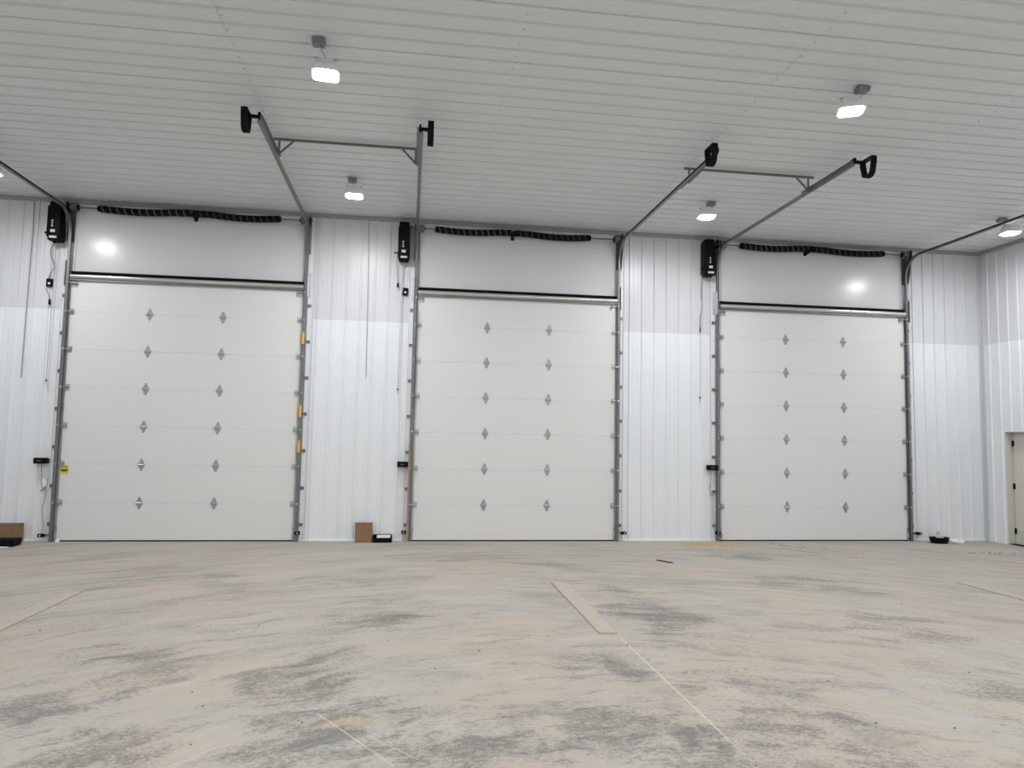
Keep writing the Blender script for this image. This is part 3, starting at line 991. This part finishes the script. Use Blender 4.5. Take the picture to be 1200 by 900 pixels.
for (x, z, s, lab) in ((-5.665, 0.10, 1, 'black photo eye low on the wall left of the leftmost door'),
                       (-1.765, 0.14, -1, 'black photo eye low on the wall right of the leftmost door'),
                       (-0.045, 0.155, 1, 'black photo eye low on the wall at the foot of the wood strip'),
                       (3.755, 0.145, -1, 'black photo eye low on the wall right of the middle door'),
                       (5.470, 0.150, 1, 'black photo eye low on the wall left of the rightmost door'),
                       (9.385, 0.140, -1, 'black photo eye low on the wall beside the black tub')):
    t = thing('photo_eye', (x, -0.08, z), lab, 'sensor', 'photo eyes at the feet of the doors')
    m = MB().cbox(x - 0.038, x + 0.038, -0.125, -0.055, z - 0.026, z + 0.026, 0.008)
    m.cyl((x + s * 0.030, -0.09, z), (x + s * 0.052, -0.09, z), 0.020, 14)
    m.build('case', M_BLACK, t)
    m = MB().box(x - 0.010, x + 0.010, -0.060, -0.020, z - 0.016, z + 0.016)
    m.box(*sorted((x, x + s * 0.09)), -0.032, -0.022, z - 0.018, z + 0.018)
    m.build('bracket', M_GALV, t)
    MB().cyl((x, -0.128, z), (x, -0.124, z), 0.012, 10).build('indicator', M_LABELW, t)


def cord(name, pts, r, m, label, cat='cord', group=None):
    t = MB().tube(pts, r, 6).build(name, m)
    # origin at the top of the cord
    p = Vector(pts[0])
    t.data.transform(Matrix.Translation(-p))
    t.location = p
    return tag(t, label, cat, group)


def release_cord(pts, knob_z, label, extra=None):
    x, y = pts[-1][0], pts[-1][1]
    t = thing('release_cord', pts[0], label, 'cord', 'cords hanging from the openers')
    MB().tube(pts, 0.0045, 6).build('line', M_CABLE_W, t)
    MB().cyl((x, y, knob_z + 0.030), (x, y, knob_z + 0.004), 0.016, 10, 0.020).build('red_grip', M_RED, t)
    MB().cyl((x, y, knob_z - 0.010), (x, y, knob_z - 0.055), 0.018, 10, 0.010).build('white_grip', M_LABELW, t)
    return t


def smooth(pts, n=6):
    """Catmull-Rom through the points"""
    P = [Vector(p) for p in pts]
    out = []
    for i in range(len(P) - 1):
        p0, p1, p2, p3 = P[max(i - 1, 0)], P[i], P[i + 1], P[min(i + 2, len(P) - 1)]
        for k in range(n):
            t = k / n
            out.append(0.5 * ((2 * p1) + (-p0 + p2) * t + (2 * p0 - 5 * p1 + 4 * p2 - p3) * t * t + (-p0 + 3 * p1 - 3 * p2 + p3) * t ** 3))
    out.append(P[-1])
    return out


release_cord(smooth([(-5.715, -0.10, 4.76), (-5.725, -0.09, 4.2), (-5.735, -0.085, 3.4), (-5.742, -0.08, 2.48)]), 2.52, 'long thin cord with red grip hanging left of the leftmost door')
release_cord([(-0.198, -0.10, 4.72), (-0.205, -0.09, 3.6), (-0.214, -0.08, 2.50)], 2.53, 'long thin cord with red grip hanging left of the middle door')
release_cord([(5.200, -0.10, 4.76), (5.160, -0.09, 3.6), (5.155, -0.08, 2.50)], 2.53, 'long thin cord with red grip hanging left of the rightmost door')

# kinked wires under the openers
t = thing('opener_wire', (-5.735, -0.10, 4.75), 'kinked dark wire from the left opener down through the small black box', 'wire', 'kinked wires under the openers')
MB().tube(smooth([(-5.735, -0.13, 4.74), (-5.79, -0.10, 4.66), (-5.80, -0.08, 4.56), (-5.75, -0.07, 4.43), (-5.745, -0.06, 4.36), (-5.79, -0.06, 4.27), (-5.82, -0.05, 4.19), (-5.815, -0.045, 4.16)]), 0.0055, 6).build('wire', M_CABLE, t)
MB().tube(smooth([(-5.84, -0.04, 4.06), (-5.845, -0.04, 3.99), (-5.80, -0.04, 3.90), (-5.79, -0.04, 3.83)]), 0.0045, 6).build('tail', M_CABLE, t)
MB().cyl((-5.79, -0.04, 3.84), (-5.79, -0.04, 3.76), 0.016, 10).build('plug', M_BLACK, t)
t = thing('opener_wire', (-0.265, -0.10, 4.80), 'dark wire with small weight beside the top of the middle door', 'wire', 'kinked wires under the openers')
MB().tube(smooth([(-0.285, -0.20, 4.86), (-0.292, -0.12, 4.70), (-0.280, -0.08, 4.52), (-0.266, -0.07, 4.36)]), 0.0055, 6).build('wire', M_CABLE, t)
MB().cyl((-0.266, -0.07, 4.37), (-0.266, -0.07, 4.30), 0.016, 10, 0.020).build('plug', M_BLACK, t)
t = thing('opener_wire', (5.178, -0.10, 4.80), 'dark wavy wire hanging beside the top of the rightmost door', 'wire', 'kinked wires under the openers')
MB().tube(smooth([(5.190, -0.12, 4.76), (5.176, -0.08, 4.50), (5.196, -0.07, 4.22), (5.186, -0.06, 4.10), (5.160, -0.06, 3.96), (5.168, -0.06, 3.80)]), 0.006, 6).build('wire', M_CABLE, t)
MB().cyl((5.17, -0.06, 3.82), (5.17, -0.06, 3.73), 0.014, 10).build('plug', M_BLACK, t)

# thin rods running down the wall
cord('wall_rod', [(-6.125, -0.034, 5.44), (-6.110, -0.034, 5.0), (-6.122, -0.034, 4.5), (-6.137, -0.034, 2.57)], 0.0085, M_CABLE_W, 'thin grey rod running down the wall left of the leftmost door', 'rod', 'thin rods on the wall')
cord('wall_rod', [(-0.787, -0.034, 5.44), (-0.772, -0.034, 4.8), (-0.752, -0.034, 2.74)], 0.0085, M_CABLE_W, 'thin grey rod running down the wall between leftmost and middle door', 'rod', 'thin rods on the wall')
# wiring below the left lock box
t = thing('loose_wiring', (-5.70, -0.06, 1.0), 'loose pale wires below the black lock box left of the leftmost door', 'wire')
MB().tube(smooth([(-5.745, -0.05, 1.22), (-5.735, -0.04, 1.05), (-5.715, -0.05, 0.86), (-5.66, -0.05, 0.84), (-5.655, -0.05, 0.70), (-5.69, -0.05, 0.50), (-5.66, -0.05, 0.30), (-5.66, -0.06, 0.13)]), 0.006, 6).build('wire', M_CABLE_W, t)
MB().tube(smooth([(-5.66, -0.05, 0.86), (-5.70, -0.06, 0.80), (-5.74, -0.05, 0.79)]), 0.006, 6).build('tail', M_CABLE, t)
MB().cbox(-5.735, -5.655, -0.04, -0.018, 0.82, 0.99, 0.006).build('white_cover', M_WHITE, t)
t = thing('loose_wiring', (5.42, -0.06, 1.0), 'loose pale wires below the black lock box left of the rightmost door', 'wire')
MB().tube(smooth([(5.36, -0.05, 1.0), (5.335, -0.05, 0.92), (5.37, -0.05, 0.86), (5.41, -0.05, 0.82), (5.40, -0.05, 0.60), (5.42, -0.05, 0.3), (5.44, -0.06, 0.16)]), 0.006, 6).build('wire', M_CABLE_W, t)
MB().cbox(5.36, 5.43, -0.03, -0.018, 0.80, 0.84, 0.003).build('clip', M_GALV, t)
# loose control cable drooping along the middle door's left track
cord('track_cable', smooth([(0.068, -0.16, 3.98), (0.082, -0.13, 3.8), (0.085, -0.13, 3.55), (0.045, -0.13, 3.25), (0.065, -0.13, 3.05), (0.055, -0.13, 2.5), (0.05, -0.13, 2.2)]), 0.006, M_CABLE, 'thin dark cable clipped along the upper left track of the middle door')
# patch of grey on the flashing left of the leftmost door
# wood strip at the foot of the middle door's left track
tag(MB().prism([(-0.002, -0.150), (0.030, -0.150), (0.030, -0.118), (-0.002, -0.118)], 'z', 0.0, 1.62).build('wood_strip', M_WOOD), 'narrow raw wood strip standing against the left track of the middle door', 'wood')

# ------------------------------------------------------------------ things on the floor
t = thing('cardboard_box', (-6.12, -0.22, 0.0), 'brown cardboard box behind the black tray at the left border', 'box', 'cardboard boxes by the wall')
MB().cbox(-6.26, -5.935, -0.36, -0.05, 0.0, 0.285, 0.004).build('carton', M_CARD, t)
m = MB().box(-6.262, -5.933, -0.362, -0.205, 0.283, 0.289)
m.box(-6.262, -5.933, -0.203, -0.048, 0.283, 0.289)
m.build('top_flaps', M_CARD_D, t)
t = thing('black_tray', (-6.05, -0.53, 0.0), 'flat black tray in front of the cardboard box at the left border', 'tray', 'black trays by the wall')
m = MB()
m.cbox(-6.42, -5.79, -0.66, -0.40, 0.012, 0.030, 0.004)
for bx in ((-6.42, -5.79, -0.66, -0.645), (-6.42, -5.79, -0.415, -0.40), (-6.42, -6.405, -0.66, -0.40), (-5.805, -5.79, -0.66, -0.40)):
    m.cbox(*bx, 0.012, 0.105, 0.004)
m.build('shell', M_BLACK, t)
m = MB().cbox(-6.43, -5.78, -0.67, -0.39, 0.098, 0.108, 0.004)
m.build('lid', M_RUBBER, t)
o = MB().prism([(-6.40, -0.78), (-5.84, -0.70), (-5.84, -0.42), (-6.40, -0.42)], 'z', 0.001, 0.011).build('paper_sheet', M_PAPER)
tag(o, 'white sheet lying under the flat black tray at the left border', 'paper')

t = thing('cardboard_box', (-0.70, -0.10, 0.0), 'brown cardboard box standing on end between leftmost and middle door', 'box', 'cardboard boxes by the wall')
MB().cbox(-0.836, -0.560, -0.170, -0.045, 0.0, 0.305, 0.004).build('carton', M_CARD, t)
m = MB().box(-0.838, -0.558, -0.172, -0.110, 0.303, 0.309)
m.box(-0.838, -0.558, -0.107, -0.043, 0.303, 0.309)
m.build('top_flaps', M_CARD_D, t)
t = thing('black_tray', (-0.40, -0.14, 0.0), 'black tray with white papers standing beside the upright cardboard box', 'tray', 'black trays by the wall')
m = MB()
m.cbox(-0.548, -0.235, -0.215, -0.05, 0.0, 0.012, 0.003)
m.cbox(-0.548, -0.535, -0.215, -0.05, 0.0, 0.108, 0.003)
m.cbox(-0.248, -0.235, -0.215, -0.05, 0.0, 0.118, 0.003)
m.cbox(-0.548, -0.235, -0.062, -0.05, 0.0, 0.118, 0.003)
m.cbox(-0.548, -0.235, -0.215, -0.203, 0.0, 0.076, 0.003)
m.build('shell', M_BLACK, t)
t2 = thing('paper_stack', (-0.37, -0.13, 0.012), 'stack of white paper lying in the black tray', 'paper')
for k in range(4):
    dx = (0.0, 0.004, -0.003, 0.002)[k]
    MB().box(-0.480 + dx, -0.262 + dx, -0.198, -0.066, 0.013 + k * 0.024, 0.036 + k * 0.024).build('sheaf', M_PAPER, t2)

t = thing('black_tub', (9.60, -0.33, 0.0), 'shallow black tub by the wall right of the rightmost door', 'tub')
m = MB()
ringn = 28
def ell(rx, ry, z): return [(9.605 + rx * math.cos(2 * math.pi * k / ringn), -0.33 + ry * math.sin(2 * math.pi * k / ringn), z) for k in range(ringn)]
rings = [ell(0.150, 0.10, 0.0), ell(0.165, 0.115, 0.045), ell(0.180, 0.125, 0.096), ell(0.190, 0.132, 0.105), ell(0.176, 0.118, 0.105), ell(0.155, 0.10, 0.05), ell(0.140, 0.09, 0.012)]
vs = [p for r in rings for p in r]
fs = [(a * ringn + k, a * ringn + (k + 1) % ringn, (a + 1) * ringn + (k + 1) % ringn, (a + 1) * ringn + k) for a in range(len(rings) - 1) for k in range(ringn)]
fs += [list(range(ringn))[::-1], list(range((len(rings) - 1) * ringn, len(rings) * ringn))]
m.add(vs, fs).build('shell', M_BLACK, t, True)


def crumple(name, cx, cy, z0, rx, ry, rz, label, seed):
    rnd = random.Random(seed)
    bm = bmesh.new()
    bmesh.ops.create_icosphere(bm, subdivisions=2, radius=1.0)
    for v in bm.verts:
        k = 0.72 + rnd.random() * 0.5
        v.co = Vector((v.co.x * rx * k, v.co.y * ry * k, max(0, (v.co.z + 0.55) * rz * k)))
    me = bpy.data.meshes.new(name)
    bm.to_mesh(me); bm.free()
    me.materials.append(M_PAPER)
    o = link(name, me)
    o.location = (cx, cy, z0)
    return tag(o, label, 'paper')


t = thing('crumpled_paper', (9.66, -0.25, 0.02), 'crumpled white paper sticking up out of the black tub', 'paper')
bm = bmesh.new()
rnd = random.Random(8)
NX, NZ = 7, 6
grid = [[None] * NZ for _ in range(NX)]
for a in range(NX):
    for c in range(NZ):
        u, v = a / (NX - 1), c / (NZ - 1)
        top = 0.25 - 0.17 * abs(u - 0.15) - 0.02 * rnd.random()
        grid[a][c] = bm.verts.new((9.575 + 0.20 * u, -0.30 + 0.05 * v + 0.016 * rnd.uniform(-1, 1), 0.03 + (top - 0.03) * v))
for a in range(NX - 1):
    for c in range(NZ - 1):
        bm.faces.new((grid[a][c], grid[a + 1][c], grid[a + 1][c + 1], grid[a][c + 1]))
bmesh.ops.solidify(bm, geom=list(bm.faces), thickness=0.004)
me = bpy.data.meshes.new('sheet'); bm.to_mesh(me); bm.free(); me.materials.append(M_PAPER)
link('sheet', me, t)
crumple('paper_scrap', 9.93, -0.33, 0.0, 0.15, 0.09, 0.045, 'white crumpled scrap lying on the floor beside the black tub', 5)
crumple('paper_scrap', -5.40, -0.13, 0.0, 0.035, 0.03, 0.035, 'tiny white scrap on the floor at the left foot of the leftmost door', 6)

# boards laid in line with the middle of each door
for (x0, x1, ya, yb, sk, lab) in ((-3.60, -3.425, -3.98, -6.15, 0.02, 'dusty plank lying on the floor at the left border of the picture'),
                                  (1.745, 1.905, -3.70, -6.055, -0.05, 'dusty plank lying on the floor in the middle, in line with the saw cut'),
                                  (7.00, 7.145, -3.95, -6.10, -0.02, 'dusty plank lying on the floor at the right border of the picture')):
    pl = MB().prism([(x0 + 0.0, yb), (x1, yb), (x1 - sk, ya), (x0 - sk * 0.3, ya)], 'z', 0.0, 0.014).build('floor_plank', M_PLANK)
    tag(pl, lab, 'plank', 'planks on the floor')

tw = MB().tube(smooth([(3.655, -2.10, 0.008), (3.69, -2.20, 0.012), (3.75, -2.30, 0.010), (3.81, -2.34, 0.008)]), 0.010, 6).build('wood_splinter', M_TWIG)
tag(tw, 'short dark curved splinter lying on the floor before the middle door', 'splinter')

# stuff nobody could count
rnd = random.Random(3)
m = MB()
def crumb(m, x, y, r):
    an = rnd.random() * 6.28
    vs = []
    for k in range(4):
        q = r * (0.7 + 0.6 * rnd.random())
        vs.append((x + q * math.cos(an + k * 1.57), y + q * math.sin(an + k * 1.57), 0.0))
    vs.append((x, y, r * (0.5 + 0.5 * rnd.random())))
    m.add(vs, [(0, 1, 4), (1, 2, 4), (2, 3, 4), (3, 0, 4), (3, 2, 1, 0)])
for k in range(120):
    crumb(m, rnd.uniform(-4, 7), rnd.uniform(-9.6, -2.0), rnd.uniform(0.004, 0.011))
for k in range(90):
    u = rnd.random()
    crumb(m, 9.0 + 1.5 * u + rnd.gauss(0, 0.05), -1.3 - 0.55 * u + rnd.gauss(0, 0.09), rnd.uniform(0.005, 0.016))
for k in range(60):
    u = rnd.random()
    crumb(m, 6.3 + 0.9 * u + rnd.gauss(0, 0.05), -0.5 - 0.9 * u + rnd.gauss(0, 0.06), rnd.uniform(0.005, 0.016))
o = m.build('dirt_crumbs', M_CRUMB)
tag(o, 'dark crumbs of dirt strewn over the concrete floor', 'debris', None, 'stuff')
m = MB()
for k in range(520):
    u, v = rnd.gauss(0, 1), rnd.gauss(0, 1)
    crumb(m, 5.25 + 0.24 * u, -0.48 + 0.10 * v, rnd.uniform(0.008, 0.026))
o = m.build('sawdust', M_SAW)
tag(o, 'orange sawdust at the left foot of the rightmost door', 'debris', None, 'stuff')
